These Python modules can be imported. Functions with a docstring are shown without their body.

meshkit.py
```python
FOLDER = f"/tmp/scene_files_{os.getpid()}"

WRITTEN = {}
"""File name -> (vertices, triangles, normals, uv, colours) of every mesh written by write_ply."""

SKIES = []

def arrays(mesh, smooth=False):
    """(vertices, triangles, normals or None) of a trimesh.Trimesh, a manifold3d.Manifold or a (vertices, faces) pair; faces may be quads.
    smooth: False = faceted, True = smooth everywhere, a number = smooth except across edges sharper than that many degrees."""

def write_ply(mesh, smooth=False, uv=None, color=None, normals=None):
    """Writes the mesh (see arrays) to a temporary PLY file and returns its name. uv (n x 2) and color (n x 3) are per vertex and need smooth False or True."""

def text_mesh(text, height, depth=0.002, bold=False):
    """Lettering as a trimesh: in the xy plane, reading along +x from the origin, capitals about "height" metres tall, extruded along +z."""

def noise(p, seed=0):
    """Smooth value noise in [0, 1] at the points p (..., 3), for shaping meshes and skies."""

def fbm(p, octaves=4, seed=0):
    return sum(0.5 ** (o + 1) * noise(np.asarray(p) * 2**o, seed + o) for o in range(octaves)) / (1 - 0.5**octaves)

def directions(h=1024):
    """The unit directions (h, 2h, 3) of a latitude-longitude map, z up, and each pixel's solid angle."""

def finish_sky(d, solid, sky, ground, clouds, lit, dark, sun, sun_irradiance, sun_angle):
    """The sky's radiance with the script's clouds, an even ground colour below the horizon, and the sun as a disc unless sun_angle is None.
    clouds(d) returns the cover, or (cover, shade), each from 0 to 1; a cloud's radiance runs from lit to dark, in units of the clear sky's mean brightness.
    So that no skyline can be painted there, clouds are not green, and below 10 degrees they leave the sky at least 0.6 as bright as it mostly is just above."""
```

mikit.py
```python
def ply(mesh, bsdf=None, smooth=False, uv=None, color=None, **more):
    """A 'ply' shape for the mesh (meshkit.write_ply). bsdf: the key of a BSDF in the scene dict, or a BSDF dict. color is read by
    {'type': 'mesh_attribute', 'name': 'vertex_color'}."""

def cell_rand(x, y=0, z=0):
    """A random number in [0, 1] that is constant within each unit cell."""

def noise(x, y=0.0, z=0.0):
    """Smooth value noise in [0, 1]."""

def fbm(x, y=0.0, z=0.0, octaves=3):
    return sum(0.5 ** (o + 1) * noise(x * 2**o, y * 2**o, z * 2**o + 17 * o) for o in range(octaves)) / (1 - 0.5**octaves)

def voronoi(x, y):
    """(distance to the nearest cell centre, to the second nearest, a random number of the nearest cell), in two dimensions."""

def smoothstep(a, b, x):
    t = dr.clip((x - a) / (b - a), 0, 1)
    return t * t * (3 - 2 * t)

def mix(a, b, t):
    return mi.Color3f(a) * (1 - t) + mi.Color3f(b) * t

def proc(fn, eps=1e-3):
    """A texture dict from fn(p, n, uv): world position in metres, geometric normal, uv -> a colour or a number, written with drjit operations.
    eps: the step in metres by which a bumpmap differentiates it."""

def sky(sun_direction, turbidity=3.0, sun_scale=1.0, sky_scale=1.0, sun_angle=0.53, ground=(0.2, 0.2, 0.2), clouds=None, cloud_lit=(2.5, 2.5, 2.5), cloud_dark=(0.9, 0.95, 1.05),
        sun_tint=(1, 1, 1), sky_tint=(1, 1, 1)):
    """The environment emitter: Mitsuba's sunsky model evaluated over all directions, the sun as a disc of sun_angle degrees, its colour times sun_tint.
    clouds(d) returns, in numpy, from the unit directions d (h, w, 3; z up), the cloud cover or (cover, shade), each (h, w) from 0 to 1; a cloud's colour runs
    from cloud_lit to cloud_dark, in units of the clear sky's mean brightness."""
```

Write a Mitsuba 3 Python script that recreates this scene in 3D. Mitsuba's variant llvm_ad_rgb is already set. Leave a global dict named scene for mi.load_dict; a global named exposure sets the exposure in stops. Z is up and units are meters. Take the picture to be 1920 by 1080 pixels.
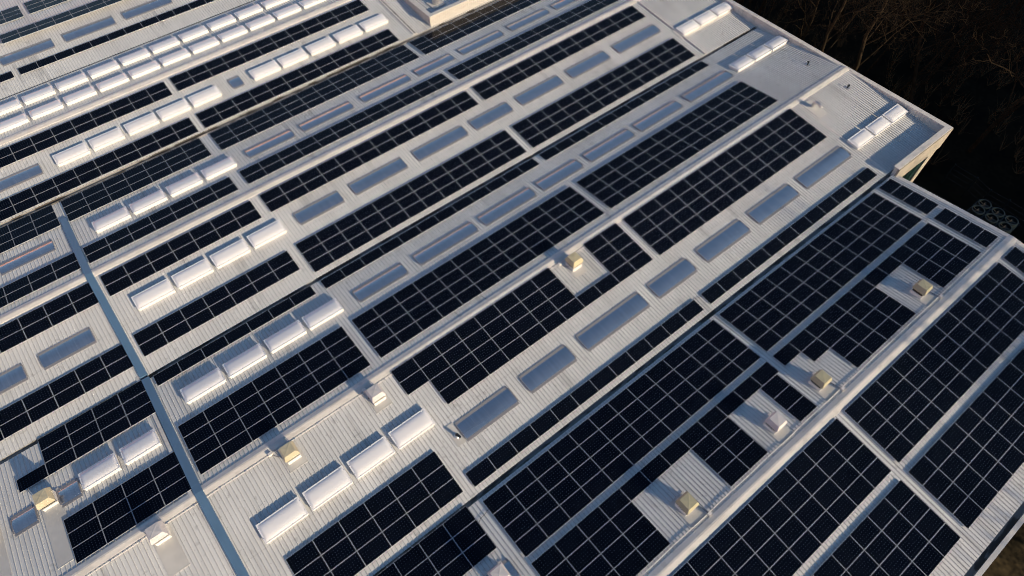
import math, random, sys
import numpy as np
import trimesh
import mitsuba as mi
import drjit as dr
import mikit
import meshkit
from mikit import noise, fbm, cell_rand, smoothstep, mix

T = mi.ScalarTransform4f
scene, labels = {'type': 'scene'}, {}

# ---------------------------------------------------------------- camera, light, exposure
CAM = np.array([0.0, 0.0, 37.067])
FWD = np.array([0.34079442, 0.44405218, -0.82865966])
UP = np.array([0.51685087, 0.64777971, 0.5596844])
RIGHT = np.array([0.78531799, -0.61903079, -0.00874904])
FPX = 1187.85                                    # focal length in pixels of a 1920 px wide picture
scene['camera'] = {'type': 'perspective', 'fov': math.degrees(2 * math.atan(960 / FPX)), 'fov_axis': 'x',
                   'near_clip': 0.1, 'far_clip': 6000.0,
                   'to_world': T().look_at(origin=CAM.tolist(), target=(CAM + FWD).tolist(), up=UP.tolist())}
SUN_AZ, SUN_EL = math.radians(-75), math.radians(18.5)
SUN = [math.cos(SUN_EL) * math.cos(SUN_AZ), math.cos(SUN_EL) * math.sin(SUN_AZ), math.sin(SUN_EL)]


def horizon_haze(d):
    """warm haze low over the horizon, strongest towards and opposite the low sun, as the reflections in the rooflights show"""
    el = np.degrees(np.arcsin(np.clip(d[..., 2], -1, 1)))
    t = np.clip((13.5 - el) / 11, 0, 1)
    side = 0.25 + 0.75 * np.cos(np.arctan2(d[..., 1], d[..., 0]) - math.radians(80)) ** 2
    c = t ** 1.3 * side
    return 0.95 * c, np.zeros_like(c)


scene['sky'] = mikit.sky(SUN, turbidity=2.3, clouds=horizon_haze, cloud_lit=(12.0, 3.3, 0.4), sun_tint=(1.0, 1.09, 1.36), sky_tint=(1.01, 1.03, 1.07), ground=(0.05, 0.045, 0.04))
exposure = 2.3

# ---------------------------------------------------------------- the roof's shape
TAN = math.tan(math.radians(5.54))
TILT = 5.54
RIDGE = [73.71, 58.43, 39.76, 19.90, 0.26]       # y of the ridges, z = 0
VALLEY = [83.5, 65.6, 49.92, 29.91, 9.98, -10.2]  # y of the gutters; VALLEY[k] lies north of RIDGE[k]
NAMES = ['fifth', 'fourth', 'third', 'second', 'first']   # counted from the bottom of the picture


def surf(y, k=None):
    k = k if k is not None else int(np.argmin([abs(y - r) for r in RIDGE]))
    return -abs(y - RIDGE[k]) * TAN


def ridge_of(y):
    """index of the ridge whose slope carries y"""
    for k in range(5):
        if VALLEY[k + 1] <= y <= VALLEY[k]:
            return k
    return 0 if y > VALLEY[0] else 4


def on(x, y, h=0.0, k=None):
    """frame on the roof surface: origin at (x, y), tilted with the slope"""
    k = ridge_of(y) if k is None else k
    a = TILT if y < RIDGE[k] else -TILT
    return T().translate([x, y, surf(y, k)]).rotate([1, 0, 0], a).translate([0, 0, h])


def proj(x, y, z):
    d = np.array([x, y, z]) - CAM
    w = d @ FWD
    return 960 + FPX * (d @ RIGHT) / w, 540 - FPX * (d @ UP) / w


def near_frame(x, y, z, m=130):
    a, b = proj(x, y, z)
    return -m < a < 1920 + m and -m < b < 1080 + m


# ---------------------------------------------------------------- materials
def bs(name, **kw):
    d = {'type': 'principled', **kw}
    for k, v in list(d.items()):
        if isinstance(v, tuple):
            d[k] = {'type': 'rgb', 'value': list(v)}
    scene[name] = {'type': 'twosided', 'bsdf': d}


def roof_colour(p, n, uv):
    sheet = cell_rand(dr.floor(p.x / 1.0), dr.floor(p.y / 60.0 + 5))
    streak = fbm(p.x * 3.1, p.y * 0.22, 3.0, 4)
    blot = fbm(p.x * 0.35, p.y * 0.35, 7.0, 4)
    speck = smoothstep(0.80, 0.86, noise(p.x * 5.3, p.y * 5.3, 2.0)) * smoothstep(0.5, 0.7, noise(p.x * 0.7, p.y * 0.7, 9.0))
    k = 0.95 + 0.035 * (sheet - 0.5) + 0.16 * (streak - 0.5) + 0.20 * (blot - 0.5) - 0.16 * speck
    f = p.x * 4.0 - dr.floor(p.x * 4.0)                 # dirt and side shade of the ribs, painted as dark lines
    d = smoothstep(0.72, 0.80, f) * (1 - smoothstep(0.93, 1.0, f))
    # fastener heads and stray spots, one here and there in the pans; end laps of the sheets
    u, v = p.x * 4.0, p.y * 1.25
    cu, cv = dr.floor(u), dr.floor(v)
    q = dr.square((u - cu - 0.2 - 0.45 * cell_rand(cu, cv, 1)) / 4.0) + dr.square((v - cv - 0.5) / 1.25)
    dot = dr.select((cell_rand(cu, cv, 2) > 0.72) & (q < 0.00035), mi.Float(1), mi.Float(0))
    lap = mi.Float(0)
    for yl in LAPS:
        lap = dr.maximum(lap, dr.select(dr.abs(p.y - yl - 0.02 * cell_rand(cu, 3, 1)) < 0.016, mi.Float(1), mi.Float(0)))
    stain = smoothstep(0.58, 0.78, fbm(p.x * 1.9, p.y * 0.16, 11.0, 4)) * smoothstep(0.45, 0.65, fbm(p.x * 0.23, p.y * 0.3, 21.0, 2))
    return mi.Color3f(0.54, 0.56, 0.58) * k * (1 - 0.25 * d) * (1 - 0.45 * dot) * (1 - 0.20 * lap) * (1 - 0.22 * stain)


LAPS = (14.9, 25.6, 34.4, 44.9, 53.0, 5.7, -5.0, 70.0, 62.0)


def cap_colour(p, n, uv):
    k = 0.93 + 0.22 * (fbm(p.x * 0.9, p.y * 3.0, 1.0, 4) - 0.5) - 0.10 * smoothstep(0.62, 0.75, noise(p.x * 2.3, p.y * 6.0, 5.0))
    return mi.Color3f(0.60, 0.59, 0.575) * k


def sheet_colour(p, n, uv):
    return mi.Color3f(0.475, 0.48, 0.478) * (0.93 + 0.25 * (fbm(p.x * 1.3, p.y * 1.3, 4.0, 4) - 0.5))



def panel_colour(p, n, uv):
    """mono cells 10 x 6 behind glass: dark square cells with cut corners, thin pale gaps, silver frame (uv below zero)"""
    fx, fy = dr.abs(uv.x * 10 - dr.floor(uv.x * 10) - 0.5), dr.abs(uv.y * 6 - dr.floor(uv.y * 6) - 0.5)
    corner = smoothstep(0.855, 0.885, fx + fy)
    gap = dr.maximum(smoothstep(0.481, 0.489, fx), smoothstep(0.481, 0.489, fy))
    tone = 0.8 + 0.4 * cell_rand(dr.floor(p.x / 1.668), dr.floor(p.y / 1.01), 3)
    cell = mi.Color3f(0.0005, 0.0011, 0.0046) * tone
    c = mix(cell, mi.Color3f(0.008, 0.013, 0.024), gap)
    c = mix(c, mi.Color3f(0.075, 0.105, 0.16), corner)
    return dr.select(uv.x < 0, mi.Color3f(0.36, 0.40, 0.47), c)


def panel_rough(p, n, uv):
    return dr.select(uv.x < 0, mi.Float(0.35), mi.Float(0.055) + 0.04 * noise(p.x * 1.3, p.y * 1.3, 4.0))


def glazing_colour(p, n, uv):
    """twin-wall sheet: faint flutes across and a joint line about every metre"""
    f = dr.abs(uv.x - dr.floor(uv.x) - 0.5)
    joint = smoothstep(0.475, 0.49, f)
    k = 0.9 + 0.25 * (noise(p.x * 17.0, p.y * 0.6, 1.0) - 0.5) + 0.2 * (fbm(p.x * 0.8, p.y * 2.0, 6.0, 3) - 0.5)
    return mi.Color3f(0.10, 0.135, 0.215) * k + mi.Color3f(0.05, 0.05, 0.05) * joint


def gutter_colour(p, n, uv):
    m = smoothstep(0.42, 0.62, fbm(p.x * 1.1, p.y * 4.0, 2.0, 4))
    return mix(mi.Color3f(0.24, 0.24, 0.24), mi.Color3f(0.05, 0.042, 0.034), m * 0.8)


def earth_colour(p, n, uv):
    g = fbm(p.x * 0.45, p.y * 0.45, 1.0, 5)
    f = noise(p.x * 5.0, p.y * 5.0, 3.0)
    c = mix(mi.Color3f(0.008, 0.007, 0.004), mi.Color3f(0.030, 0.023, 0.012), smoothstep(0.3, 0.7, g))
    wood = smoothstep(40.0, 50.0, p.x)                  # ground much darker under the trees
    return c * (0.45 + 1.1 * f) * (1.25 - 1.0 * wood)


def wall_colour(p, n, uv):
    k = 0.9 + 0.25 * (fbm(p.x * 1.2, p.y * 1.2, p.z * 0.5, 4) - 0.5)
    return mi.Color3f(0.30, 0.283, 0.25) * k


def bark_colour(p, n, uv):
    return mi.Color3f(0.020, 0.0145, 0.009) * (0.6 + 0.9 * noise(p.x * 3, p.y * 3, p.z * 3))


def hood_dirt(base):
    def fn(p, n, uv):
        k = 0.93 + 0.35 * (fbm(p.x * 3.0, p.y * 3.0, p.z * 3.0, 4) - 0.5)
        return mi.Color3f(*base) * k
    return fn


def cover_colour(p, n, uv):
    k = 0.95 + 0.2 * (fbm(p.x * 2.0, p.y * 0.7, 1.0, 4) - 0.5)
    return mi.Color3f(0.085, 0.165, 0.28) * k


def dome_colour(p, n, uv):
    k = 0.98 + 0.05 * (fbm(p.x * 0.5, p.y * 0.6, 2.0, 2) - 0.5)
    return mi.Color3f(0.71, 0.725, 0.765) * k


P = mikit.proc
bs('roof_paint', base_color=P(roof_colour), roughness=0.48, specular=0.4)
bs('cap_paint', base_color=P(cap_colour), roughness=0.33, specular=0.5)
bs('solar_glass', base_color=P(panel_colour), roughness=P(panel_rough), specular=0.065)
bs('rail_metal', base_color=(0.55, 0.55, 0.56), roughness=0.32, metallic=0.8)
bs('clamp_metal', base_color=(0.75, 0.75, 0.76), roughness=0.18, metallic=1.0)
bs('dome_plastic', base_color=P(dome_colour), roughness=0.16, specular=0.5, clearcoat=0.6, clearcoat_gloss=0.9)
bs('room_white', base_color=(0.46, 0.455, 0.44), roughness=0.5, specular=0.3)
bs('sheet_paint', base_color=P(sheet_colour), roughness=0.45, specular=0.4)
bs('curb_white', base_color=(0.60, 0.60, 0.595), roughness=0.45, specular=0.4)
scene['glazing'] = {'type': 'twosided', 'bsdf': {'type': 'blendbsdf', 'weight': 0.44,
                    'matt': {'type': 'diffuse', 'reflectance': P(glazing_colour)},
                    'shine': {'type': 'roughconductor', 'material': 'Al', 'alpha': 0.05}}}
bs('glazing_edge', base_color=(0.20, 0.205, 0.23), roughness=0.25, specular=0.6)
bs('gutter_metal', base_color=P(gutter_colour), roughness=0.7, specular=0.2)
bs('cover_blue', base_color=P(cover_colour), roughness=0.4, specular=0.5)
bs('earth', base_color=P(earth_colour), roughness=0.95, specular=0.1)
bs('render_wall', base_color=P(wall_colour), roughness=0.8, specular=0.2)
bs('grey_wall', base_color=(0.32, 0.33, 0.33), roughness=0.6)
bs('green_glass', base_color=(0.01, 0.03, 0.028), roughness=0.12, specular=0.5)
bs('dark_steel', base_color=(0.005, 0.013, 0.017), roughness=0.5, specular=0.4)
bs('louvre_dark', base_color=(0.03, 0.028, 0.024), roughness=0.7)
bs('bark', base_color=P(bark_colour), roughness=0.95, specular=0.1)
bs('cable_black', base_color=(0.03, 0.03, 0.03), roughness=0.6)
HOODS = {'yellow': (0.45, 0.42, 0.31), 'white': (0.50, 0.50, 0.53), 'olive': (0.36, 0.35, 0.25), 'khaki': (0.45, 0.415, 0.28)}
for _k, _c in HOODS.items():
    bs('hood_' + _k, base_color=P(hood_dirt(_c)), roughness=0.42, specular=0.4)


# ---------------------------------------------------------------- mesh and scene helpers
def box(x0, x1, y0, y1, z0, z1):
    m = trimesh.creation.box(extents=[x1 - x0, y1 - y0, z1 - z0])
    m.apply_translation([(x0 + x1) / 2, (y0 + y1) / 2, (z0 + z1) / 2])
    return m


def cat(ms):
    return trimesh.util.concatenate(ms)


def tube(pts, r, n=8, closed=False):
    """a tube of radius r (a number or one per point) through the points"""
    pts = np.asarray(pts, float)
    r = np.broadcast_to(np.asarray(r, float), len(pts))
    tan = np.gradient(pts, axis=0)
    tan /= np.linalg.norm(tan, axis=1, keepdims=True) + 1e-12
    ref = np.array([0.0, 0, 1]) if abs(tan[0, 2]) < 0.9 else np.array([1.0, 0, 0])
    rings = []
    for p, t, rr in zip(pts, tan, r):
        a = np.cross(t, ref); a /= np.linalg.norm(a) + 1e-12
        b = np.cross(t, a)
        ang = np.arange(n) / n * 2 * np.pi
        rings.append(p + rr * (np.cos(ang)[:, None] * a + np.sin(ang)[:, None] * b))
    v = np.vstack(rings)
    f = []
    for i in range(len(pts) - 1):
        for j in range(n):
            q = (j + 1) % n
            f += [[i * n + j, i * n + q, (i + 1) * n + q], [i * n + j, (i + 1) * n + q, (i + 1) * n + j]]
    for end, s in ((0, 1), (len(pts) - 1, -1)):
        c = len(v)
        v = np.vstack([v, pts[end]])
        for j in range(n):
            q = (j + 1) % n
            f.append([c, end * n + q, end * n + j][::s])
    m = trimesh.Trimesh(v, f, process=False)
    return m


def free(key):
    if key not in scene and key not in labels and not any(k.startswith(key + '__') for k in (key,) if k in scene):
        return key
    i = 1
    while f'{key}_{i:03d}' in scene or f'{key}_{i:03d}' in labels:
        i += 1
    return f'{key}_{i:03d}'


def thing(name, label, category, group=None):
    key = free(name)
    labels[key] = {'label': label, 'category': category}
    if group:
        labels[key]['group'] = group
    return key


COUNT = {}


def put(part, parent, ply, to_world=None, **tags):
    base = f'{parent}__{part}'
    i = COUNT.get(base, 0)
    COUNT[base] = i + 1
    key = base if i == 0 else f'{base}_{i:03d}'
    d = dict(ply)
    if to_world is not None:
        d['to_world'] = to_world
    scene[key] = d
    if tags:
        labels[key] = tags
    return key


# ---------------------------------------------------------------- ground and added hill
def ground_z(x, y):
    x, y = np.asarray(x, float), np.asarray(y, float)
    t = np.clip((-9 - y) / 22, 0, 1); t = t * t * (3 - 2 * t)
    rise = np.clip((x - 54) * 1.2, 0, 46)  # steep hill out of view at right, added to shade the wood
    far = np.clip((np.hypot(x, y) - 160) / 300, 0, 1)
    bump = 0.5 * (meshkit.fbm(np.stack([x * 0.12, y * 0.12, 0 * x], -1), 4) - 0.5)
    # the wood beyond the right side of the building lies on a gentle bank
    bank = np.clip((x - 62) * 0.06, 0, 5) * np.clip((y + 8) / 10, 0, 1)
    near_b = np.where((x > -40) & (x < 54) & (y > -12) & (y < 95), 0, 1)
    return -9 + rise * t * (1 - far) + bank + bump * near_b + far * 14 * meshkit.fbm(np.stack([x * 0.006, y * 0.006, 0 * x], -1), 3)


def axis(c0, c1, fine, far):
    a = np.arange(c0, c1 + 1e-6, fine)
    g = np.geomspace(fine, far, 40)
    return np.concatenate([c0 - np.cumsum(g)[::-1], a, c1 + np.cumsum(g)])


gx, gy = axis(-50, 150, 1.0, 160), axis(-70, 110, 1.0, 160)
GX, GY = np.meshgrid(gx, gy, indexing='ij')
GZ = ground_z(GX, GY)
n0, n1 = GX.shape
idx = np.arange(n0 * n1).reshape(n0, n1)
quad = np.stack([idx[:-1, :-1], idx[1:, :-1], idx[1:, 1:], idx[:-1, 1:]], -1).reshape(-1, 4)
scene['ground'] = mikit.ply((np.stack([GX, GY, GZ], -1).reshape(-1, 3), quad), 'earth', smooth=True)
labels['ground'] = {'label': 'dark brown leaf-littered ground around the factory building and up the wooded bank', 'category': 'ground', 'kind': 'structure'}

# ---------------------------------------------------------------- the factory building
B = thing('factory_building', 'large factory hall with pale ribbed metal saw-profile roof of parallel ridges', 'building')
XL, XR, XA = -34.0, 47.0, 54.35       # left end (out of view), right end, right end of the taller annex
PITCH, RIBH = 0.25, 0.042


def slope_mesh(x0, x1, ya, yb, k):
    """ribbed sheets running down the slope between y = ya and yb"""
    xs, zs = [], []
    n = int(round((x1 - x0) / PITCH))
    for i in range(n):
        x = x0 + i * PITCH
        for dx, dz in ((0, 0), (0.200, 0), (0.213, RIBH), (0.236, RIBH)):
            xs.append(x + dx); zs.append(dz)
    xs.append(x0 + n * PITCH); zs.append(0)
    xs, zs = np.array(xs), np.array(zs)
    ys = np.linspace(ya, yb, 5)
    v = np.concatenate([np.stack([xs, np.full_like(xs, y), zs + surf(y, k)], -1) for y in ys])
    m = len(xs); f = []
    for j in range(len(ys) - 1):
        a = np.arange(m - 1) + j * m
        f.append(np.stack([a, a + 1, a + 1 + m, a + m], -1))
    return v, np.vstack(f)


SLOPE = {}
for k in range(5):
    y_n, y_r, y_s = VALLEY[k], RIDGE[k], VALLEY[k + 1]
    x1 = XR if k == 4 else (XA - 0.1 if k in (2, 3) else XR)
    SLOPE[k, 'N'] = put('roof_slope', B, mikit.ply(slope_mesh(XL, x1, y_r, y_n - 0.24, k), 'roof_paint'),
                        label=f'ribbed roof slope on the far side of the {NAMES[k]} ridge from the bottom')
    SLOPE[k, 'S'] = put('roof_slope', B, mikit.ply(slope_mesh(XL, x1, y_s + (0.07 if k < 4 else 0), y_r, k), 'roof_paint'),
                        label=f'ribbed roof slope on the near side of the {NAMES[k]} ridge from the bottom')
    # ridge cap: two flanks on the ribs, folded up at the crest, with a filler comb under each lower edge
    w, hc = 0.36, 0.09
    prof = []
    for dy, h in ((-w, 0.0), (-w, 0.045), (-w + 0.02, 0.052), (-0.05, hc), (0.05, hc), (w - 0.02, 0.052), (w, 0.045), (w, 0.0)):
        prof.append((y_r + dy, surf(y_r + dy, k) + h))
    secs = np.arange(XL, x1, 2.98)
    caps = []
    for j, x in enumerate(secs):
        e = min(x + 3.0, x1); dz = 0.003 * (j % 2)
        v = np.array([[xx, py, pz + dz] for xx in (x, e) for (py, pz) in prof]); q = len(prof)
        f = [[i, i + 1, i + 1 + q, i + q] for i in range(q - 1)]
        m4 = np.asarray(f)
        caps.append(trimesh.Trimesh(v, np.vstack([m4[:, [0, 1, 2]], m4[:, [0, 2, 3]]]), process=False))
    put('ridge_cap', B, mikit.ply(cat(caps), 'cap_paint'), label=f'folded metal cap along the {NAMES[k]} ridge from the bottom')
    if k < 4:
        # sunken valley gutter
        yv, z = y_s, surf(y_s, k)
        prof = [(yv + 0.10, z - 0.01), (yv + 0.10, z - 0.17), (yv - 0.27, z - 0.17), (yv - 0.27, z - 0.01)]
        v = np.array([[xx, py, pz] for xx in (XL, x1) for (py, pz) in prof])
        f = np.array([[i, i + 1, i + 5, i + 4] for i in range(3)])
        put('gutter', B, mikit.ply((v, f), 'gutter_metal'), label=f'dark valley gutter below the {NAMES[k]} ridge from the bottom')

# eave gutter with its white front at the bottom right
ze = surf(-10.2, 4)
v = np.array([[xx, py, pz] for xx in (XL, XR) for (py, pz) in ((-10.16, ze - 0.02), (-10.16, ze - 0.28), (-10.55, ze - 0.28), (-10.55, ze - 0.03))])
put('eave_gutter', B, mikit.ply((v, np.array([[i, i + 1, i + 5, i + 4] for i in range(3)])), 'gutter_metal'))
put('fascia', B, mikit.ply(box(XL, XR + 0.1, -10.80, -10.553, ze - 0.9, ze + 0.03), 'cap_paint'))
# verge flashing at the right end of the first ridge
for s, (ya, yb) in enumerate(((-10.5, 0.26), (0.26, 9.7))):
    yy = np.array([ya, yb]); zz = np.array([surf(t, 4) for t in yy]) + 0.055
    v = []
    for y_, z_ in zip(yy, zz):
        v += [[XR - 0.32, y_, z_], [XR + 0.06, y_, z_], [XR + 0.06, y_, z_ - 0.35], [XR - 0.32, y_, z_ - 0.05]]
    put('verge_flashing', B, mikit.ply((np.array(v), np.array([[0, 1, 5, 4], [1, 2, 6, 5], [3, 0, 4, 7]])), 'cap_paint'))
# walls
put('wall', B, mikit.ply(box(XL, XR - 0.05, -10.5, -10.2, -9.2, ze - 0.3), 'grey_wall'))
put('wall', B, mikit.ply(box(XR - 0.35, XR - 0.02, -10.18, 9.6, -9.2, -1.1), 'grey_wall'))
put('wall', B, mikit.ply(box(54.12, 54.40, 9.95, 60, -9.2, -1.2), 'render_wall'))
# parapet round the annex
PT = -0.04
put('parapet', B, mikit.ply(cat([box(54.16, 54.42, 9.75, 60, -1.19, PT - 0.08), box(54.10, 54.56, 9.48, 60, PT - 0.079, PT)]), 'cap_paint'),
    label='long raised metal edge on the right side of the roof')
ribs = [box(54.118, 54.158, y, y + 0.05, -1.15, PT - 0.09) for y in np.arange(10.3, 48, 0.25)]
put('parapet_rib', B, mikit.ply(cat(ribs), 'cap_paint'), kind='stuff')
put('parapet', B, mikit.ply(cat([box(46.9, 54.16, 9.62, 9.90, -1.19, PT - 0.083), box(46.72, 54.098, 9.50, 9.98, PT - 0.082, PT - 0.002)]), 'cap_paint'),
    label='raised metal edge along the near end of the annex roof')
put('fascia', B, mikit.ply(box(46.75, 54.62, 9.42, 9.60, -2.25, PT - 0.085), 'render_wall'), label='warm sunlit cladding band under the annex parapet')
put('wall', B, mikit.ply(cat([box(46.8, 47.2, 9.56, 9.94, -9.2, -1.3), box(53.3, 54.50, 9.50, 9.94, -9.2, -2.251), box(47.2, 53.3, 9.56, 9.94, -9.2, -7.4)]), 'render_wall'))
for i in range(5):
    xa = 47.2 + i * 1.22
    put('window', B, mikit.ply(box(xa + 0.05, xa + 1.17, 9.62, 9.70, -7.35, -2.2), 'green_glass'))
put('window_frame', B, mikit.ply(cat([box(47.2 + i * 1.22 - 0.05, 47.2 + i * 1.22 + 0.05, 9.58, 9.74, -7.4, -2.2) for i in range(1, 5)]), 'dark_steel'))
# raised joint covers in the roof
def joint(x, ya, yb, w, h, part='joint_cover', mat='cap_paint', **t):
    ys = [ya] + [r for r in RIDGE if ya < r < yb] + [yb]
    v, f = [], []
    for i in range(len(ys) - 1):
        a, b = ys[i], ys[i + 1]
        k = ridge_of((a + b) / 2); o = len(v)
        for y_ in (a, b):
            z_ = surf(y_, k)
            v += [[x - w / 2, y_, z_], [x - w / 2, y_, z_ + h], [x + w / 2, y_, z_ + h], [x + w / 2, y_, z_]]
        f += [[o, o + 1, o + 5, o + 4], [o + 1, o + 2, o + 6, o + 5], [o + 2, o + 3, o + 7, o + 6], [o, o + 3, o + 2, o + 1], [o + 4, o + 5, o + 6, o + 7]]
    return put(part, B, mikit.ply((np.array(v), np.array(f)), mat), **t)


joint(46.9, 30.05, 39.2, 0.16, 0.16)
joint(46.75, 10.1, 19.4, 0.10, 0.06)
joint(26.72, 50.1, 58.0, 0.13, 0.15)
joint(27.0, 50.1, 58.0, 0.13, 0.15)
joint(26.86, 50.12, 57.95, 0.10, 0.07, mat='gutter_metal')
# blue cover over the expansion joint, running over the ridges in pieces
pieces = [(47.2, 44.2), (44.2, 40.3), (40.3, 35.2), (35.2, 30.0), (29.8, 24.9), (24.9, 20.45), (20.45, 15.2), (15.2, 10.2), (9.8, 5.0)]
for i, (yb, ya) in enumerate(pieces):
    ys = [ya] + [r for r in RIDGE if ya < r < yb] + [yb]
    v, f = [], []
    for j in range(len(ys) - 1):
        k = ridge_of((ys[j] + ys[j + 1]) / 2); o = len(v)
        for y_ in (ys[j], ys[j + 1]):
            z_ = surf(y_, k); hh = 0.155 + 0.004 * (i % 2)
            xl, xr = -8.13, -7.64
            v += [[xl, y_, z_], [xl, y_, z_ + hh], [xr, y_, z_ + hh], [xr, y_, z_]]
        f += [[o, o + 4, o + 5, o + 1], [o + 1, o + 5, o + 6, o + 2], [o + 2, o + 6, o + 7, o + 3], [o, o + 1, o + 2, o + 3], [o + 4, o + 7, o + 6, o + 5]]
    put('expansion_joint_cover', B, mikit.ply((np.array(v), np.array(f)), 'cover_blue'), label='blue-grey sheet cover over the joint crossing the roof at left' if i == 0 else 'further length of the blue-grey joint cover')
joint(-8.30, 9.9, 47.0, 0.2, 0.10, part='joint_edge')

# plant room box at the top
px0, px1, py0, py1, pz = 28.75, 45.0, 50.12, 60.0, 0.38
R_ = thing('plant_room', 'white ribbed metal box room standing on the roof at the top edge', 'plant room')
put('wall', R_, mikit.ply(box(px0, px1, py0, py0 + 0.12, -1.0, pz - 0.08), 'room_white'), label='bright sunlit ribbed wall')
put('wall', R_, mikit.ply(box(px0, px0 + 0.12, py0 + 0.121, py1, -1.0, pz - 0.08), 'room_white'), label='shaded ribbed end wall')
put('wall_rib', R_, mikit.ply(cat([box(x, x + 0.07, py0 - 0.035, py0 - 0.002, -0.98, pz - 0.1) for x in np.arange(px0 + 0.1, px1, 0.25)] +
                                  [box(px0 - 0.035, px0 - 0.002, y, y + 0.07, -0.9, pz - 0.1) for y in np.arange(py0 + 0.1, py1, 0.25)]), 'room_white'), kind='stuff')
put('coping', R_, mikit.ply(cat([box(px0 - 0.09, px1, py0 - 0.10, py0 + 0.34, pz - 0.079, pz), box(px0 - 0.09, px0 + 0.36, py0 + 0.341, py1, pz - 0.079, pz - 0.002)]), 'sheet_paint'))
put('roof', R_, mikit.ply(cat([box(px0 + 0.13, px1, py0 + 0.13, py1, -0.4, pz - 0.62)] +
                              [box(x, x + 0.05, py0 + 0.2, py1, pz - 0.619, pz - 0.58) for x in np.arange(px0 + 0.5, px1, 0.25)]), 'roof_paint'))
zr = pz - 0.6
f_ = thing('flue', 'round grey flue stub on a square base on top of the plant room', 'flue')
put('pipe', f_, mikit.ply(trimesh.creation.cylinder(0.36, 0.85, sections=28, transform=trimesh.transformations.translation_matrix([30.9, 52.3, zr + 0.45])), 'rail_metal', smooth=40))
put('base', f_, mikit.ply(box(30.2, 31.6, 51.6, 53.0, zr - 0.02, zr + 0.10), 'room_white'))

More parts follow.
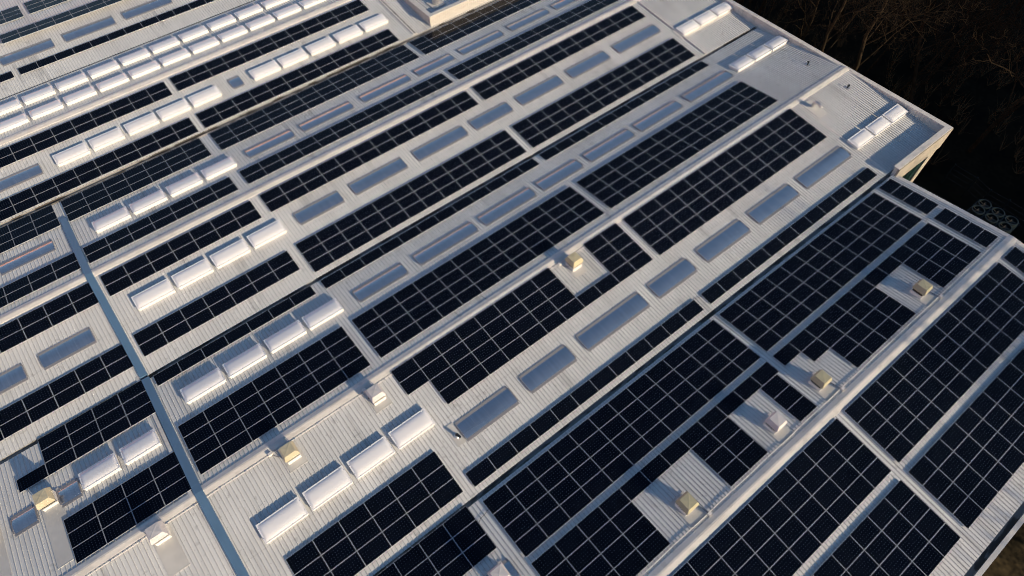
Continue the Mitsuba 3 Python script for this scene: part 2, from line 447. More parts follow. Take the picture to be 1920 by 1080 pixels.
# ---------------------------------------------------------------- flush rooflights: curved glazing let into the slopes
def rooflight_mesh(L, W, rise):
    nx, ny = max(2, int(L / 0.5)), 40
    u = np.linspace(0, 1, nx + 1); s = np.linspace(-1, 1, ny + 1)
    a = np.abs(s)                                   # slope grows gently to the middle of each half, then faster to the edge
    drop = np.concatenate([[0], np.cumsum(np.interp((np.arange(400) + .5) / 400, [0, .30, .9, 1], [0, .10, .27, .40]))]) / 800
    drop = np.interp(a, np.arange(401) / 400, drop)
    U, S = np.meshgrid(u, s, indexing='ij')
    Z = rise * (1 - drop / drop.max())[None, :] + 0 * U
    v = np.stack([(U - 0.5) * L, S * W / 2, Z + 0.052], -1).reshape(-1, 3)
    i = np.arange((nx + 1) * (ny + 1)).reshape(nx + 1, ny + 1)
    f = np.stack([i[:-1, :-1], i[1:, :-1], i[1:, 1:], i[:-1, 1:]], -1).reshape(-1, 4)
    return (v, f), np.stack([(U * round(L / 1.0)).ravel(), S.ravel()], -1)


RL = {}
def rooflight(xa, xb, y0, y1, k, side):
    """y0 > y1: the far and the near edge of the glazing"""
    L, W = xb - xa, y0 - y1
    key = (round(L, 2), round(W, 2))
    if key not in RL:
        g, uv = rooflight_mesh(L, W, 0.081 * W)
        edge = []
        for ya, yb in ((W / 2 + 0.003, W / 2 + 0.2), (-W / 2 - 0.2, -W / 2 - 0.003)):
            edge.append(box(-L / 2 - 0.02, L / 2 + 0.02, ya, yb, 0.005, 0.05))
            edge += [box(x, x + 0.05, ya + 0.01, yb - 0.01, 0.0505, 0.066) for x in np.arange(-L / 2 + 0.1, L / 2 - 0.1, 0.25)]
        end = [box(-L / 2 - 0.05, -L / 2 - 0.004, -W / 2, W / 2, 0.005, 0.145), box(L / 2 + 0.004, L / 2 + 0.05, -W / 2, W / 2, 0.005, 0.145)]
        RL[key] = (mikit.ply(g, 'glazing', smooth=True, uv=uv), mikit.ply(cat(edge + end), 'glazing_edge'))
    m = on((xa + xb) / 2, (y0 + y1) / 2, 0, k)
    g, e = RL[key]
    put('rooflight', SLOPE[k, side], g, m)
    put('rooflight_edge', SLOPE[k, side], e, m)


for xa, xb in ((6.45, 10.6), (11.5, 16.4), (17.5, 22.45), (23.35, 27.35), (28.35, 33.25), (34.3, 39.1), (40.0, 44.4)):
    rooflight(xa, xb, 44.98, 44.02, 2, 'N')
for xa, xb in ((-13.0, -9.2), (-18.4, -14.0)):
    rooflight(xa, xb, 45.3, 44.3, 2, 'N')
for xa, xb in ((6.4, 10.2), (11.3, 16.15), (17.3, 22.3), (23.2, 27.2), (28.25, 33.1), (34.2, 38.9), (40.1, 45.6)):
    rooflight(xa, xb, 35.95, 34.95, 2, 'S')
for xa, xb in ((-12.8, -9.42), (-18.0, -13.88)):
    rooflight(xa, xb, 35.5, 34.45, 2, 'S')
for xa, xb in ((6.35, 10.38), (11.5, 16.75), (17.5, 22.5), (23.3, 27.5), (28.4, 33.4), (34.2, 39.3), (40.3, 46.0)):
    rooflight(xa, xb, 26.98, 26.02, 3, 'N')
for xa, xb in ((-17.15, -15.9), (-14.55, -13.44)):
    rooflight(xa, xb, 25.42, 24.42, 3, 'N')
for xa, xb in ((6.32, 10.36), (11.45, 15.3), (16.39, 22.12), (23.15, 27.0), (28.2, 32.93), (34.0, 38.85), (39.87, 45.7)):
    rooflight(xa, xb, 14.18, 13.1, 3, 'S')
rooflight(1.3, 4.0, 5.9, 4.9, 4, 'N')
for xa, xb in ((-12.3, -7.55), (-6.5, -1.75), (-0.65, 4.18), (5.2, 10.0)):
    rooflight(xa, xb, 71.1, 69.98, 0, 'S')
rooflight(-12.6, -7.64, 54.2, 53.25, 1, 'S')
rooflight(9.2, 10.2, 54.4, 53.3, 1, 'S')

# ---------------------------------------------------------------- dome skylights
def dome_meshes(L, W):
    curb = box(-L / 2 + 0.015, L / 2 - 0.015, -W / 2 + 0.015, W / 2 - 0.015, -0.05, 0.27)
    flange = box(-L / 2 - 0.02, L / 2 + 0.02, -W / 2 - 0.02, W / 2 + 0.02, 0.271, 0.30)
    nx, ny = 36, 18
    U, V = np.meshgrid(np.linspace(-1, 1, nx + 1), np.linspace(-1, 1, ny + 1), indexing='ij')
    e = 0.06 if L > 2.3 or L < 2.2 else 0.085
    zx = np.clip(1 - np.abs(U) ** (14 if L > 2.3 or L < 2.2 else 9), 0, 1) ** 0.6
    zy = np.clip(1 - np.abs(V) ** 2.8, 0, 1) ** 0.9
    v = np.stack([U * (L / 2 - e), V * (W / 2 - e), 0.301 + 0.085 * zx * zy], -1).reshape(-1, 3)
    i = np.arange((nx + 1) * (ny + 1)).reshape(nx + 1, ny + 1)
    f = np.stack([i[:-1, :-1], i[1:, :-1], i[1:, 1:], i[:-1, 1:]], -1).reshape(-1, 4)
    scr = []
    for x in np.linspace(-L / 2 + 0.25, L / 2 - 0.25, 4):
        for s in (-1, 1):
            scr.append(box(x - 0.016, x + 0.016, s * (W / 2 - 0.025) - 0.016, s * (W / 2 - 0.025) + 0.016, 0.2995, 0.325))
    for s in (-1, 1):
        for y in (-W / 4, W / 4):
            scr.append(box(s * (L / 2 - 0.025) - 0.016, s * (L / 2 - 0.025) + 0.016, y - 0.016, y + 0.016, 0.2995, 0.325))
    return (mikit.ply((v, f), 'dome_plastic', smooth=True), mikit.ply(curb, 'curb_white'), mikit.ply(flange, 'dome_plastic'), mikit.ply(cat(scr), 'rail_metal'))


DOME = {}
ORD = ['leftmost', 'second', 'third', 'fourth', 'fifth', 'sixth', 'seventh', 'eighth', 'ninth', 'tenth', 'eleventh', 'twelfth', 'thirteenth', 'fourteenth', 'fifteenth', 'sixteenth']


def dome(x0, yc, k, label, group, L=2.63, W=1.20):
    if (L, W) not in DOME:
        DOME[L, W] = dome_meshes(L, W)
    d, c, fl, s = DOME[L, W]
    t = thing('dome_skylight', label, 'skylight', group)
    m = on(x0 + L / 2, yc, 0, k)
    put('dome', t, d, m); put('curb', t, c, m); put('flange', t, fl, m); put('screws', t, s, m, kind='stuff')


def dome_row(xs, yc, k, where, group, **kw):
    xs = [x for x in sorted(xs) if near_frame(x + 1.3, yc, 0, 25)]
    for i, x in enumerate(xs):
        o = 'leftmost' if i == 0 else ('rightmost' if i == len(xs) - 1 and len(xs) > 2 else ORD[i] + ' from left')
        dome(x, yc, k, f'white dome skylight, {o} {where}', group, **kw)


dome_row([-6.12, -3.19, -0.24, 2.68], 15.62, 3, 'of four below the yellow vent', 'dome skylights on the first bay at bottom left')
dome_row([-6.32, -3.40, -0.43, 2.45], 26.60, 3, 'of four above the second ridge', 'dome skylights in the row of four by the lower blue strip')
dome_row([-13.19, -10.73], 24.98, 3, 'of two beside the yellow vent, bottom left' , 'pair of dome skylights at bottom left', L=2.13)
dome_row([-6.2, -3.30, -0.39, 2.56], 35.44, 2, 'of four below the third ridge', 'dome skylights in the row of four at middle left')
dome_row([-6.2, -3.30, -0.34, 2.60], 44.28, 2, 'of four beside the blue strip end', 'dome skylights in the row of four at the strip end')
dome_row([-6.4, -3.48, -0.45, 2.43, 5.33], 53.62, 1, 'in the row left of the square rooflight', 'dome skylights left of the square rooflight')
dome_row([11.2, 14.08, 17.05, 20.05, 23.0], 53.62, 1, 'in the row right of the square rooflight', 'dome skylights right of the square rooflight')
dome_row([-9.3 + 2.925 * i for i in range(14)], 63.28, 1, 'in the upper line of the double row', 'dome skylights in the upper line of the double row')
dome_row([-9.3 + 2.925 * i for i in range(14)], 60.38, 1, 'in the lower line of the double row', 'dome skylights in the lower line of the double row')
A_ = dict(L=2.28, W=1.12)
dome_row([46.95, 49.45, 51.93], 33.58, 2, 'in the uppermost trio near the roof edge', 'trio of skylights nearest the top right', **A_)
dome_row([46.76, 49.25, 51.72], 26.58, 3, 'in the middle trio near the roof edge', 'middle trio of skylights at the right', **A_)
dome_row([46.64, 49.14, 51.6], 13.68, 3, 'in the lowest trio near the roof corner', 'lowest trio of skylights at the right', **A_)
put('base_sheet', B, mikit.ply(box(-4.0, 3.5, -0.68, 0.72, 0.004, 0.062), 'cap_paint'), on(50.6, 33.52, 0, 2))

# ---------------------------------------------------------------- solar arrays
PW, PH, GAPX, GAPY = 1.649, 0.997, 1.668, 1.0165     # panel size and pitch
PTOP = 0.135                                          # height of the glass over the roof


def panel_mesh():
    w, h, fr, t = PW / 2, PH / 2, 0.0125, 0.036
    o = [(-w, -h), (w, -h), (w, h), (-w, h)]
    q = [(-w + fr, -h + fr), (w - fr, -h + fr), (w - fr, h - fr), (-w + fr, h - fr)]
    v = [[x, y, -t] for x, y in o] + [[x, y, 0] for x, y in o] + [[x, y, 0] for x, y in q] + [[x, y, -0.0025] for x, y in q]
    uv = [[-1, -1]] * 12 + [[0.0, 0.0], [1, 0], [1, 1], [0, 1]]
    v += [[x, y, -0.0025] for x, y in q]; v[12:16], uv[12:16] = v[12:16], [[-1, -1]] * 4
    e = 0.006
    uv += [[-e, -e], [1 + e, -e], [1 + e, 1 + e], [-e, 1 + e]]
    uv[16:20] = [[0.0005, 0.0005], [0.9995, 0.0005], [0.9995, 0.9995], [0.0005, 0.9995]]
    f = []
    for i in range(4):
        j = (i + 1) % 4
        f += [[i, j, 4 + j, 4 + i], [4 + i, 4 + j, 8 + j, 8 + i], [8 + i, 8 + j, 12 + j, 12 + i]]
    f += [[16, 17, 18, 19], [3, 2, 1, 0]]
    return (np.array(v), np.array(f)), np.array(uv, float)


_pm, _puv = panel_mesh()
PANEL = mikit.ply(_pm, 'solar_glass', smooth=False, uv=_puv)
N_PANELS = 0


def array(x0, y0, cells, k, label, group, shift=None):
    """cells: set of (column, row); row 0 is at the top of the picture (large y)"""
    global N_PANELS
    cells = [(c, r) for c, r in sorted(cells, key=lambda q: (q[1], q[0])) if near_frame(x0 + (c + .5) * GAPX, y0 - (r + .5) * GAPY, surf(y0 - (r + .5) * GAPY, k))]
    if not cells:
        return
    t = thing('solar_array', label, 'solar array', group)
    cset = set(cells)
    side = -1 if y0 > RIDGE[k] else 1
    cs = math.cos(math.radians(TILT))
    M = np.array(on(0, y0, 0, k).matrix)
    rng = random.Random(int(x0 * 100 + y0 * 1000))
    for c, r in cells:
        dx = shift(c, r) if shift else 0
        m = on(0, y0, 0, k) @ T().translate([x0 + (c + .5) * GAPX + dx + rng.uniform(-.003, .003), -(r + .5) * GAPY, PTOP + rng.uniform(-.002, .002)]).rotate([1, 0, 0], rng.uniform(-.22, .22)).rotate([0, 1, 0], rng.uniform(-.18, .18))
        put('panel', t, PANEL, m)
        N_PANELS += 1
    rails, clamps = [], []
    for c in sorted({c for c, _ in cells}):
        rows = sorted(r for cc, r in cells if cc == c)
        runs, st = [], rows[0]
        for a, b in zip(rows, rows[1:] + [None]):
            if b != a + 1:
                runs.append((st, a)); st = b
        for a, b in runs:
            dx = shift(c, b) if shift else 0
            for q in (0.24, 0.76):
                x = x0 + c * GAPX + q * GAPX + dx
                rails.append(box(x - 0.02, x + 0.02, -(b + 1) * GAPY - 0.09, -a * GAPY + 0.09, RIBH + 0.002, PTOP - 0.039))
                for e in range(a, b + 2):
                    clamps.append(box(x - 0.028, x + 0.028, -e * GAPY - 0.022, -e * GAPY + 0.022, PTOP - 0.038, PTOP + 0.007))
    put('mounting_rail', t, mikit.ply(cat(rails), 'rail_metal'), on(0, y0, 0, k), kind='stuff')
    put('clamp', t, mikit.ply(cat(clamps), 'clamp_metal'), on(0, y0, 0, k), kind='stuff')


def block(nc, nr, c0=0):
    return {(c, r) for c in range(c0, c0 + nc) for r in range(nr)}


G_ = 'solar arrays on the '
def arr(x0, y0, cells, k, label, shift=None):
    side = 'far' if y0 > RIDGE[k] else 'near'
    array(x0, y0, cells, k, label, f'solar arrays on the {side} slope of the {NAMES[k]} ridge from the bottom', shift)


arr(-2.14, 79.78, block(12, 3), 0, 'three-row solar array cut by the top edge of the photo, beyond the topmost ridge')
arr(-2.72 - 12 * GAPX, 79.72, block(12, 3), 0, 'three-row solar array in the extreme top left corner beyond the topmost ridge')
arr(-5.56, 74.37, block(12, 2), 0, 'two-row solar array just below the topmost ridge, top left')
arr(-6.12 - 12 * GAPX, 74.37, block(12, 2), 0, 'sliver of two-row solar array at the left edge below the topmost ridge')
arr(-5.58, 68.66, block(12, 1), 0, 'single-row solar array above the double row of domes, top left')
arr(-6.12 - 12 * GAPX, 68.66, block(12, 1), 0, 'short end of a single-row solar array at the left edge, top left')
arr(5.03, 57.6, block(12, 2), 1, 'two-row solar array directly below the double row of domes, top centre left')
arr(4.45 - 12 * GAPX, 57.5, block(12, 2), 1, 'two-row solar array directly below the double row of domes, at left edge')
arr(5.03, 52.12, block(12, 2), 1, 'two-row solar array between the five upper domes and the gutter')
arr(4.42 - 12 * GAPX, 52.1, block(12, 2), 1, 'two-row solar array below the left dome row, reaching the left edge')
arr(5.0, 49.42, block(12, 3), 2, 'three-row solar array under the gutter, left of the plant room')
arr(25.64, 49.38, block(12, 3), 2, 'three-row solar array directly below the white plant room wall')
arr(-7.56, 49.46, block(7, 3), 2, 'seven-column three-row solar array above the four domes by the strip end')
arr(-8.2 - 8 * GAPX, 49.55, block(8, 3), 2, 'three-row solar array left of the blue strip end at the left edge')
arr(5.0, 42.78, block(12, 2), 2, 'two-row solar array below orange-lit rooflights, above the third ridge, centre top')
arr(25.6, 42.74, block(12, 2), 2, 'two-row solar array below the upper orange-lit rooflights near the top edge')
arr(-7.54, 42.74, block(7, 2), 2, 'seven-column two-row solar array just above the third ridge, right of blue strip')
arr(-8.14 - 8 * GAPX, 42.74, block(8, 2), 2, 'two-row solar array left of the blue strip above the third ridge')
arr(5.1, 39.13, block(12, 2), 2, 'two-row solar array just below the third ridge, centre top')
arr(25.85, 39.2, block(12, 2), 2, 'two-row solar array just below the third ridge, towards the top right')
arr(-7.35, 39.1, block(7, 2), 2, 'seven-column two-row solar array just below the third ridge, right of blue strip')
arr(-7.95 - 8 * GAPX, 39.1, block(8, 2), 2, 'two-row solar array just below the third ridge, left of blue strip')
arr(5.1, 33.42, block(12, 3), 2, 'three-row solar array above the second gutter, centre left')
arr(25.82, 33.42, block(12, 3), 2, 'three-row solar array above the second gutter, left of the dome trio')
arr(-7.3, 33.3, block(7, 2), 2, 'two-row solar array below the middle left domes, right of blue strip')
arr(-7.95 - 9 * GAPX, 33.1, block(9, 2), 2, 'two-row solar array left of the blue strip above the second gutter')
arr(5.0, 29.52, block(12, 1), 3, 'single-row solar array under the second gutter, centre left')
arr(25.67, 29.5, block(12, 1), 3, 'single-row solar array under the second gutter, right of centre')
arr(-7.42, 29.6, block(7, 1), 3, 'short single-row solar array under the second gutter beside the blue strip')
arr(-8.05 - 5 * GAPX, 29.83, {(c, r) for c in range(1, 5) for r in range(3)} | {(0, 2)}, 3, 'stepped solar array with one extra panel, bottom left above the yellow vent')
arr(5.05, 24.86, block(12, 4), 3, 'four-row solar array above the second ridge, centre')
arr(25.73, 24.88, block(12, 4), 3, 'four-row solar array above the second ridge, upper right')
arr(-7.4, 24.86, block(7, 4), 3, 'four-row solar array above the second ridge, right of the blue strip')
arr(-8.03 - 4 * GAPX, 23.38, block(4, 3), 3, 'compact three-row solar array left of the blue strip at bottom left')
arr(5.0, 19.6, (block(12, 4) - {(0, 2), (0, 3)}) - {(c, r) for c in (8, 9) for r in range(3)}, 3,
    'notched four-row solar array wrapped round the khaki vent in the centre')
arr(25.65, 19.55, block(12, 4), 3, 'four-row solar array just below the second ridge, right of the khaki vent')
arr(4.98, 11.44, block(12, 1), 3, 'single-row solar array above the lowest gutter, bottom centre')
arr(25.69, 11.46, block(12, 1), 3, 'single-row solar array above the lowest gutter, right')
arr(4.31 - 6 * GAPX, 13.68, block(6, 3), 3, 'six-column three-row solar array below the bottom left domes')
arr(3.93 - 7 * GAPX, 9.88, block(7, 3), 4, 'three-row solar array cut by the bottom edge, under the lowest gutter')
arr(4.83, 9.47, block(12, 4), 4, 'large four-row solar array under the lowest gutter, bottom centre')
arr(25.46, 9.5, block(11, 4), 4, 'large four-row solar array under the lowest gutter, right side')
arr(44.5, 9.55, block(1, 4), 4, 'single column of four panels at the right end under the annex wall')
arr(4.85, 5.0, block(12, 4) - {(c, r) for c in (4, 5, 6, 9, 10) for r in (1, 2, 3)}, 4,
    'gapped solar array around the lower olive vent and the white vent', shift=lambda c, r: -0.28 if c == 11 and r > 0 else 0)
arr(25.47, 5.02, block(11, 4) - {(0, 1), (0, 2), (0, 3), (1, 2), (1, 3)} - {(c, r) for c in (6, 7) for r in (1, 2, 3)}, 4,
    'gapped solar array around the two olive vents at right')
arr(44.5, 5.02, block(1, 4), 4, 'single column of four panels at the right end of the lowest ridge')
arr(4.85, -0.22, block(12, 4), 4, 'four-row solar array just below the lowest ridge, bottom centre right')
arr(25.6, -0.22, block(11, 4), 4, 'four-row solar array just below the lowest ridge, at right edge')
arr(44.55, -0.22, block(1, 4), 4, 'sliver of panels at the right edge below the lowest ridge')
arr(4.85, -4.9, block(12, 4), 4, 'four-row solar array along the eave, bottom edge')
arr(25.6, -4.9, block(11, 4), 4, 'four-row solar array along the eave in the bottom right corner')


# ---------------------------------------------------------------- roof vents
def prism(a, b, za, zb, ra=0.0, rb=0.0, seg=3):
    """a loft between two rounded squares of half sizes a and b"""
    def ring(h, z, r):
        pts = []
        for cx, cy, s in ((1, 1, 0), (-1, 1, 90), (-1, -1, 180), (1, -1, 270)):
            for q in range(seg + 1):
                w = math.radians(s + 90 * q / seg)
                pts.append([cx * (h - r) + r * math.cos(w), cy * (h - r) + r * math.sin(w), z])
        return pts
    A, Bq = ring(a, za, max(ra, .005)), ring(b, zb, max(rb, .005))
    n = len(A); v = A + Bq + [[0, 0, za], [0, 0, zb]]
    f = []
    for i in range(n):
        j = (i + 1) % n
        f += [[i, j, n + j], [i, n + j, n + i], [2 * n, j, i], [2 * n + 1, n + i, n + j]]
    return trimesh.Trimesh(np.array(v), np.array(f), process=False)


def hood_top(h, z):
    """top plate creased along both diagonals (an X)"""
    n = 16
    g = np.linspace(-1, 1, n + 1)
    U, V = np.meshgrid(g, g, indexing='ij')
    r = np.maximum(np.abs(U), np.abs(V))
    d = np.minimum(np.abs(U - V), np.abs(U + V))
    zz = z + 0.012 * (1 - r) + 0.014 * np.exp(-(d / 0.12) ** 2) * (1 - r) ** 0.5 * (r < 1)
    v = np.stack([U * h, V * h, zz], -1).reshape(-1, 3)
    i = np.arange((n + 1) ** 2).reshape(n + 1, n + 1)
    f = np.stack([i[:-1, :-1], i[1:, :-1], i[1:, 1:], i[:-1, 1:]], -1).reshape(-1, 4)
    return trimesh.Trimesh(v, np.vstack([f[:, [0, 1, 2]], f[:, [0, 2, 3]]]), process=False)


HOODP = {}
def vent(x, y, k, colour, label, up=0.9, down=0.75, turn=0, box_at=None):
    t = thing('roof_vent', label, 'roof vent', 'hooded roof vents')
    if colour not in HOODP:
        hood = cat([prism(0.475, 0.485, 0.60, 0.71, 0.05, 0.05), prism(0.485, 0.355, 0.7101, 1.04, 0.05, 0.03)])
        HOODP[colour] = (mikit.ply(hood, 'hood_' + colour, smooth=28), mikit.ply(hood_top(0.353, 1.041), 'hood_' + colour, smooth=25))
    if 'base' not in HOODP:
        HOODP['base'] = (mikit.ply(prism(0.42, 0.42, -0.12, 0.33, .02, .02), 'curb_white'), mikit.ply(prism(0.36, 0.36, 0.33, 0.66), 'louvre_dark'),
                         mikit.ply(cat([box(sx * .40 - .02, sx * .40 + .02, sy * .40 - .02, sy * .40 + .02, .33, .67) for sx in (-1, 1) for sy in (-1, 1)]), 'rail_metal'))
    m = T().translate([x, y, surf(y, k)]).rotate([0, 0, 1], turn)
    a, b = HOODP[colour]
    put('hood', t, a, m); put('hood_top', t, b, m)
    put('base', t, HOODP['base'][0], m); put('neck', t, HOODP['base'][1], m); put('bracket', t, HOODP['base'][2], m, kind='stuff')
    fl = cat([box(-0.58, 0.58, -down - 0.42, up + 0.42, 0.012, 0.047), box(-0.60, 0.60, -down - 0.46, -down - 0.42, 0.012, 0.055)])
    put('flashing', t, mikit.ply(fl, 'sheet_paint'), on(x, y, 0, k))
    if box_at:
        bx, by = box_at
        z = surf(by, k)
        put('junction_box', t, mikit.ply(box(bx - .11, bx + .11, by - .09, by + .09, z + .04, z + .24), 'curb_white'))
        mid = [(x + bx) / 2 + (0.28 if bx > x else -0.2), (y + by) / 2, surf((y + by) / 2, k) + 0.07]
        put('cable', t, mikit.ply(tube([[x + (.4 if bx > x else -.4), y, surf(y, k) + .35], [x + (.52 if bx > x else -.5), (y * .7 + by * .3), surf(y, k) + .08], mid, [bx, by, z + 0.1]], .014, 6), 'cable_black'))


vent(-15.05, 25.12, 3, 'yellow', 'pale yellow hooded roof vent between short blue rooflights, bottom left', up=0.2, down=3.9)
vent(-18.35, 25.1, 3, 'yellow', 'hooded roof vent mostly cut off by the left edge, bottom left', up=0.2, down=3.9)
vent(-10.5, 19.0, 3, 'white', 'white hooded roof vent below the ridge at bottom left, left of the blue strip', up=0.5, down=1.9, box_at=(-10.9, 19.55))
vent(-2.6, 18.62, 3, 'yellow', 'pale yellow hooded roof vent above the four bottom left domes', down=0.42, up=.8, box_at=(-3.6, 19.4))
vent(3.4, 18.66, 3, 'white', 'white hooded roof vent left of the notched solar array', down=0.42, up=.8, box_at=(3.0, 19.5))
vent(19.98, 18.68, 3, 'khaki', 'khaki hooded roof vent inside the notch of the central solar array', down=0.45, up=.8, box_at=(19.2, 19.3))
vent(13.7, 1.9, 4, 'olive', 'olive hooded roof vent lowest on the right, nearest the bottom edge', up=0.25, down=0.75, box_at=(14.4, 0.72))
vent(21.5, 1.9, 4, 'white', 'greyish white hooded roof vent between the two olive vents', up=0.25, down=0.75)
vent(26.0, 1.95, 4, 'olive', 'olive hooded roof vent just right of the greyish white vent', up=0.25, down=0.75, box_at=(26.8, 0.72))
vent(37.25, 1.9, 4, 'olive', 'olive hooded roof vent farthest right, in shade', up=0.25, down=0.75, box_at=(38.0, 0.72))
vent(3.1, 5.55, 4, 'white', 'white hooded roof vent cut by the bottom edge beside the wide gap', up=0.25, down=0.3)

# small fittings
t = thing('exhaust_pipe', 'short dark bent exhaust pipe on a flat sheet beside the lowest rooflights', 'pipe')
zz = surf(13.5, 3)
put('pipe', t, mikit.ply(tube([[5.95, 13.6, zz], [5.95, 13.6, zz + .30], [5.96, 13.54, zz + .42], [5.99, 13.40, zz + .46], [6.01, 13.25, zz + .42]], .085, 12), 'dark_steel', smooth=50))
put('flange', t, mikit.ply(trimesh.creation.cone(0.2, 0.3, sections=20, transform=trimesh.transformations.translation_matrix([5.95, 13.6, zz + .05])), 'rail_metal', smooth=40))
put('flashing', t, mikit.ply(box(-0.31, 0.31, -0.75, 0.75, 0.012, 0.0445), 'sheet_paint'), on(5.93, 13.75, 0, 3))
t = thing('gooseneck_vent', 'silver bent gooseneck vent pipe near the right end of the second ridge', 'vent pipe')
zz = surf(18.3, 3)
put('pipe', t, mikit.ply(tube([[47.55, 18.55, zz], [47.55, 18.55, zz + .45], [47.55, 18.45, zz + .62], [47.55, 18.2, zz + .68], [47.56, 17.95, zz + .6], [47.56, 17.85, zz + .45]], .15, 14), 'rail_metal', smooth=50))
put('flashing', t, mikit.ply(box(-0.55, 0.55, -1.25, 0.75, 0.012, 0.047), 'sheet_paint'), on(47.5, 18.55, 0, 3))
for (x, y, lab) in ((52.2, 22.5, 'small metal anchor on the slope above the right end of the second ridge'), (52.12, 18.2, 'small metal anchor on the slope below the right end of the second ridge')):
    t = thing('roof_anchor', lab, 'anchor')
    put('plate', t, mikit.ply(box(-.2, .2, -.2, .2, .03, .055), 'rail_metal'), on(x, y, 0, 3))
    put('post', t, mikit.ply(cat([box(-.05, .05, -.05, .05, .05, .32), box(-.10, .10, -.1, .1, .30, .34)]), 'dark_steel'), on(x, y, 0, 3))


def conduit(xa, xb, y, k, label, h=0.075):
    t = thing('cable_conduit', label, 'conduit')
    z = surf(y, k) + h
    put('pipe', t, mikit.ply(tube([[x, y + 0.012 * math.sin(x * 1.7), z] for x in np.linspace(xa, xb, 60)], .024, 8), 'curb_white', smooth=True))
    put('clip', t, mikit.ply(cat([box(x - .03, x + .03, y - .05, y + .05, z - .04, z + .03) for x in np.arange(xa + .8, xb, 1.6)]), 'rail_metal'), kind='stuff')


conduit(-22, 25.0, 19.40, 3, 'thin white conduit running along the near side of the second ridge')
conduit(6, 46, 0.80, 4, 'thin white conduit running along the far side of the lowest ridge')

# loose cables crossing the gaps between arrays
def cable(pts, label):
    t = free('roof_cable')
    p = [[x, y, surf(y, ridge_of(y)) + 0.06] for x, y in pts]
    scene[t] = mikit.ply(tube(p, .013, 6), 'cable_black')
    labels[t] = {'label': label, 'category': 'cable'}


cable([(25.0, 11.3), (25.2, 11.42), (25.45, 11.36), (25.72, 11.3)], 'short black cable bridging the gap in the single row above the lowest gutter')
cable([(3.9, 8.6), (4.15, 8.75), (4.5, 8.8), (4.85, 8.9)], 'short black cable crossing the gap at the bottom centre')
cable([(24.9, 19.95), (25.05, 20.3), (25.2, 20.5), (25.3, 20.9)], 'short black cable over the second ridge in the centre')
cable([(11.0, 19.5), (11.05, 19.9), (11.0, 20.3), (10.9, 20.75)], 'black cable over the second ridge, left of centre')
cable([(13.2, 19.5), (13.3, 19.9), (13.25, 20.3), (13.1, 20.75)], 'black cable over the second ridge, near the centre')
cable([(43.9, 5.2), (44.2, 5.3), (44.5, 5.15)], 'black cable at the crossing of gaps on the right')

# ---------------------------------------------------------------- cooling unit and fence behind the building, right edge
t = thing('cooling_unit', 'dark blue-grey cooling unit with six round fans beside the right roof edge', 'cooling unit')
cx0, cx1, cy0, cy1, cz = 55.0, 57.2, 0.75, 4.5, -6.3
put('casing', t, mikit.ply(cat([box(cx0, cx1, cy0, cy1, cz - 1.6, cz - 0.25)] + [box(x - .06, x + .06, cy0, cy1, cz - .249, cz - .18) for x in (cx0 + .06, (cx0 + cx1) / 2, cx1 - .06)]), 'dark_steel'))
put('leg', t, mikit.ply(cat([box(x - .08, x + .08, y - .08, y + .08, -9.3, cz - 1.6) for x in (cx0 + .2, cx1 - .2) for y in (cy0 + .2, cy1 - .2)]), 'dark_steel'))
ring = trimesh.creation.annulus(0.46, 0.56, 0.32, sections=32)
blade = cat([trimesh.creation.box(extents=[.40, .16, .012], transform=trimesh.transformations.rotation_matrix(a, [0, 0, 1]) @ trimesh.transformations.translation_matrix([.23, 0, 0]) @ trimesh.transformations.rotation_matrix(.5, [1, 0, 0])) for a in np.arange(5) * 2 * math.pi / 5])
ringp, bladep = mikit.ply(ring, 'dark_steel', smooth=40), mikit.ply(blade, 'louvre_dark')
for i in range(2):
    for j in range(3):
        m = T().translate([cx0 + .55 + i * 1.1, cy0 + .63 + j * 1.245, cz - .05])
        put('fan_ring', t, ringp, m); put('fan_blade', t, bladep, m)
t = thing('wire_fence', 'thin dark posts and wires of a fence beyond the right roof edge', 'fence')
posts = [(59.3, 8.2), (59.3, 6.0), (58.8, 4.4), (58.9, 2.7), (58.9, 0.4)]
zs = [float(ground_z(*p)) for p in posts]
for (x, y), z in zip(posts, zs):
    put('post', t, mikit.ply(box(x - .045, x + .045, y - .045, y + .045, z - .3, z + 2.7), 'dark_steel'))
for h in (2.6, 2.1, 1.6, 1.0):
    put('wire', t, mikit.ply(tube([[x, y, z + h] for (x, y), z in zip(posts, zs)], .012, 5), 'dark_steel'))

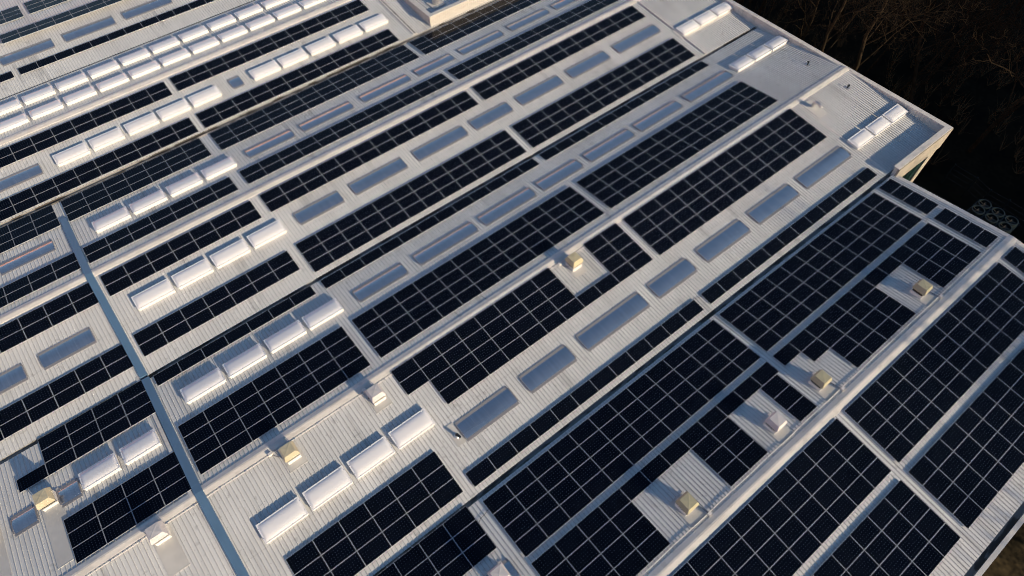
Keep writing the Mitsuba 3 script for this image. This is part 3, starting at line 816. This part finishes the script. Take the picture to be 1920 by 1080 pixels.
# ---------------------------------------------------------------- bare wood beyond the right edge
def tree_meshes(seed, H, dens=1.0):
    rng = np.random.default_rng(seed)
    trunk, twig = [], []

    def grow(p, d, length, r, level):
        n = 5 if level < 2 else 3
        pts, q = [p], p.copy(); dd = d.copy()
        for i in range(n):
            dd = dd + rng.normal(0, 0.13 + 0.05 * level, 3) + np.array([0, 0, 0.07 if level else 0.0])
            dd /= np.linalg.norm(dd)
            q = q + dd * length / n
            pts.append(q.copy())
        rad = np.linspace(r, r * (0.45 if level < 3 else 0.3), n + 1)
        (trunk if level == 0 else twig).append(tube(pts, rad, 8 if level == 0 else (5 if level == 1 else 3)))
        if level >= 4:
            return
        kids = [9, 6, 5, 4][level]
        kids = max(2, int(round(kids * dens)))
        for c in range(kids):
            s = rng.uniform(0.35 if level == 0 else 0.25, 1.0)
            i = min(int(s * n), n - 1)
            w = pts[i] + (pts[i + 1] - pts[i]) * (s * n - i)
            ax = pts[i + 1] - pts[i]; ax /= np.linalg.norm(ax)
            o = np.cross(ax, rng.normal(0, 1, 3)); o /= np.linalg.norm(o)
            ang = rng.uniform(0.5, 1.0)
            nd = ax * math.cos(ang) + o * math.sin(ang)
            grow(w, nd, length * rng.uniform(0.42, 0.62) * (1 - 0.25 * s), max(r * (1 - 0.55 * s) * 0.5, 0.012), level + 1)

    grow(np.zeros(3), np.array([rng.normal(0, .05), rng.normal(0, .05), 1.0]), H, H * 0.014, 0)
    return cat(trunk), cat(twig)


TREES, TOPS = [], []
for s in range(6):
    a, b = tree_meshes(11 + s, [13, 15, 11, 14, 12, 16][s])
    TOPS.append(float(b.vertices[:, 2].max()))
    TREES.append((mikit.ply(a, 'bark', smooth=True), mikit.ply(b, 'bark')))
rng = random.Random(5)
spots = []
for gy_ in np.arange(-2, 70, 5.2):
    for gx_ in np.arange(60.5, 118, 5.6):
        x, y = gx_ + rng.uniform(-2, 2), gy_ + rng.uniform(-2, 2)
        if x < 64 and y < 12:
            continue
        z = float(ground_z(x, y))
        if near_frame(x, y, z + 6, 60) or near_frame(x, y, z, 20):
            spots.append((x, y, z))
for i, (x, y, z) in enumerate(spots):
    t = thing('bare_tree', 'leafless dark tree in the shaded wood beyond the right roof edge', 'tree', 'leafless trees in the wood')
    m = T().translate([x, y, z - 0.2]).rotate([0, 0, 1], rng.uniform(0, 360)).scale(rng.uniform(0.8, 1.15))
    a, b = TREES[i % 6]
    put('trunk', t, a, m); put('crown', t, b, m)

rngu = np.random.default_rng(8)
twigs = []
for x, y in zip(rngu.uniform(57.5, 112, 1500), rngu.uniform(-3, 68, 1500)):
    if (x < 66 and y < 10) or not near_frame(x, y, -7, 30):
        continue
    z = float(ground_z(x, y))
    for q in range(9):
        h, az, ln = rngu.uniform(.8, 2.6), rngu.uniform(0, 6.28), rngu.uniform(.2, 1.3)
        p0, p1 = np.array([x, y, z]), np.array([x + ln * math.cos(az), y + ln * math.sin(az), z + h])
        c = (p0 + p1) / 2 + rngu.normal(0, .18, 3)
        e = np.array([-math.sin(az), math.cos(az), 0]) * .022
        twigs.append((p0, c, p1, e))
v, f = [], []
for p0, c, p1, e in twigs:
    o = len(v)
    up = np.array([0, 0, .03])
    v += [p0 - e, p0 + e, p0 + up, c - e * .7, c + e * .7, c + up * .7, p1]
    f += [[o, o + 1, o + 4], [o, o + 4, o + 3], [o + 1, o + 2, o + 5], [o + 1, o + 5, o + 4], [o + 2, o, o + 3], [o + 2, o + 3, o + 5], [o + 3, o + 4, o + 6], [o + 4, o + 5, o + 6], [o + 5, o + 3, o + 6]]
bs('twig', base_color=(0.10, 0.068, 0.036), roughness=0.95, specular=0.1)
scene['undergrowth'] = mikit.ply((np.array(v), np.array(f)), 'twig')
labels['undergrowth'] = {'label': 'tangled dark brown bare undergrowth covering the ground of the wood', 'category': 'undergrowth', 'kind': 'stuff'}

# bare trees added out of view to shade the lowest ridge at right
far = [(46.5 + 2.35 * (i % 9) + (1.1 if i > 8 else 0), -40.5 - 2.6 * (i % 2) - (5.5 if i > 8 else 0), 16.9 + 0.5 * (i % 3) + (1.2 if i > 8 else 0) - (1.6 if i % 9 > 6 else 0)) for i in range(18)]
for i, (x, y, top) in enumerate(far):
    z = float(ground_z(x, y)) - 0.3
    a, b = TREES[i % 6]
    t = thing('bare_tree', 'leafless shading tree added out of view beyond the eave', 'tree', 'added leafless trees right of the view')
    m = T().translate([x, y, z]).rotate([0, 0, 1], 70 * i).scale((top - z) / TOPS[i % 6])
    put('trunk', t, a, m); put('crown', t, b, m)

print('panels', N_PANELS, 'trees', len(spots), 'entries', len(scene), file=sys.stderr)
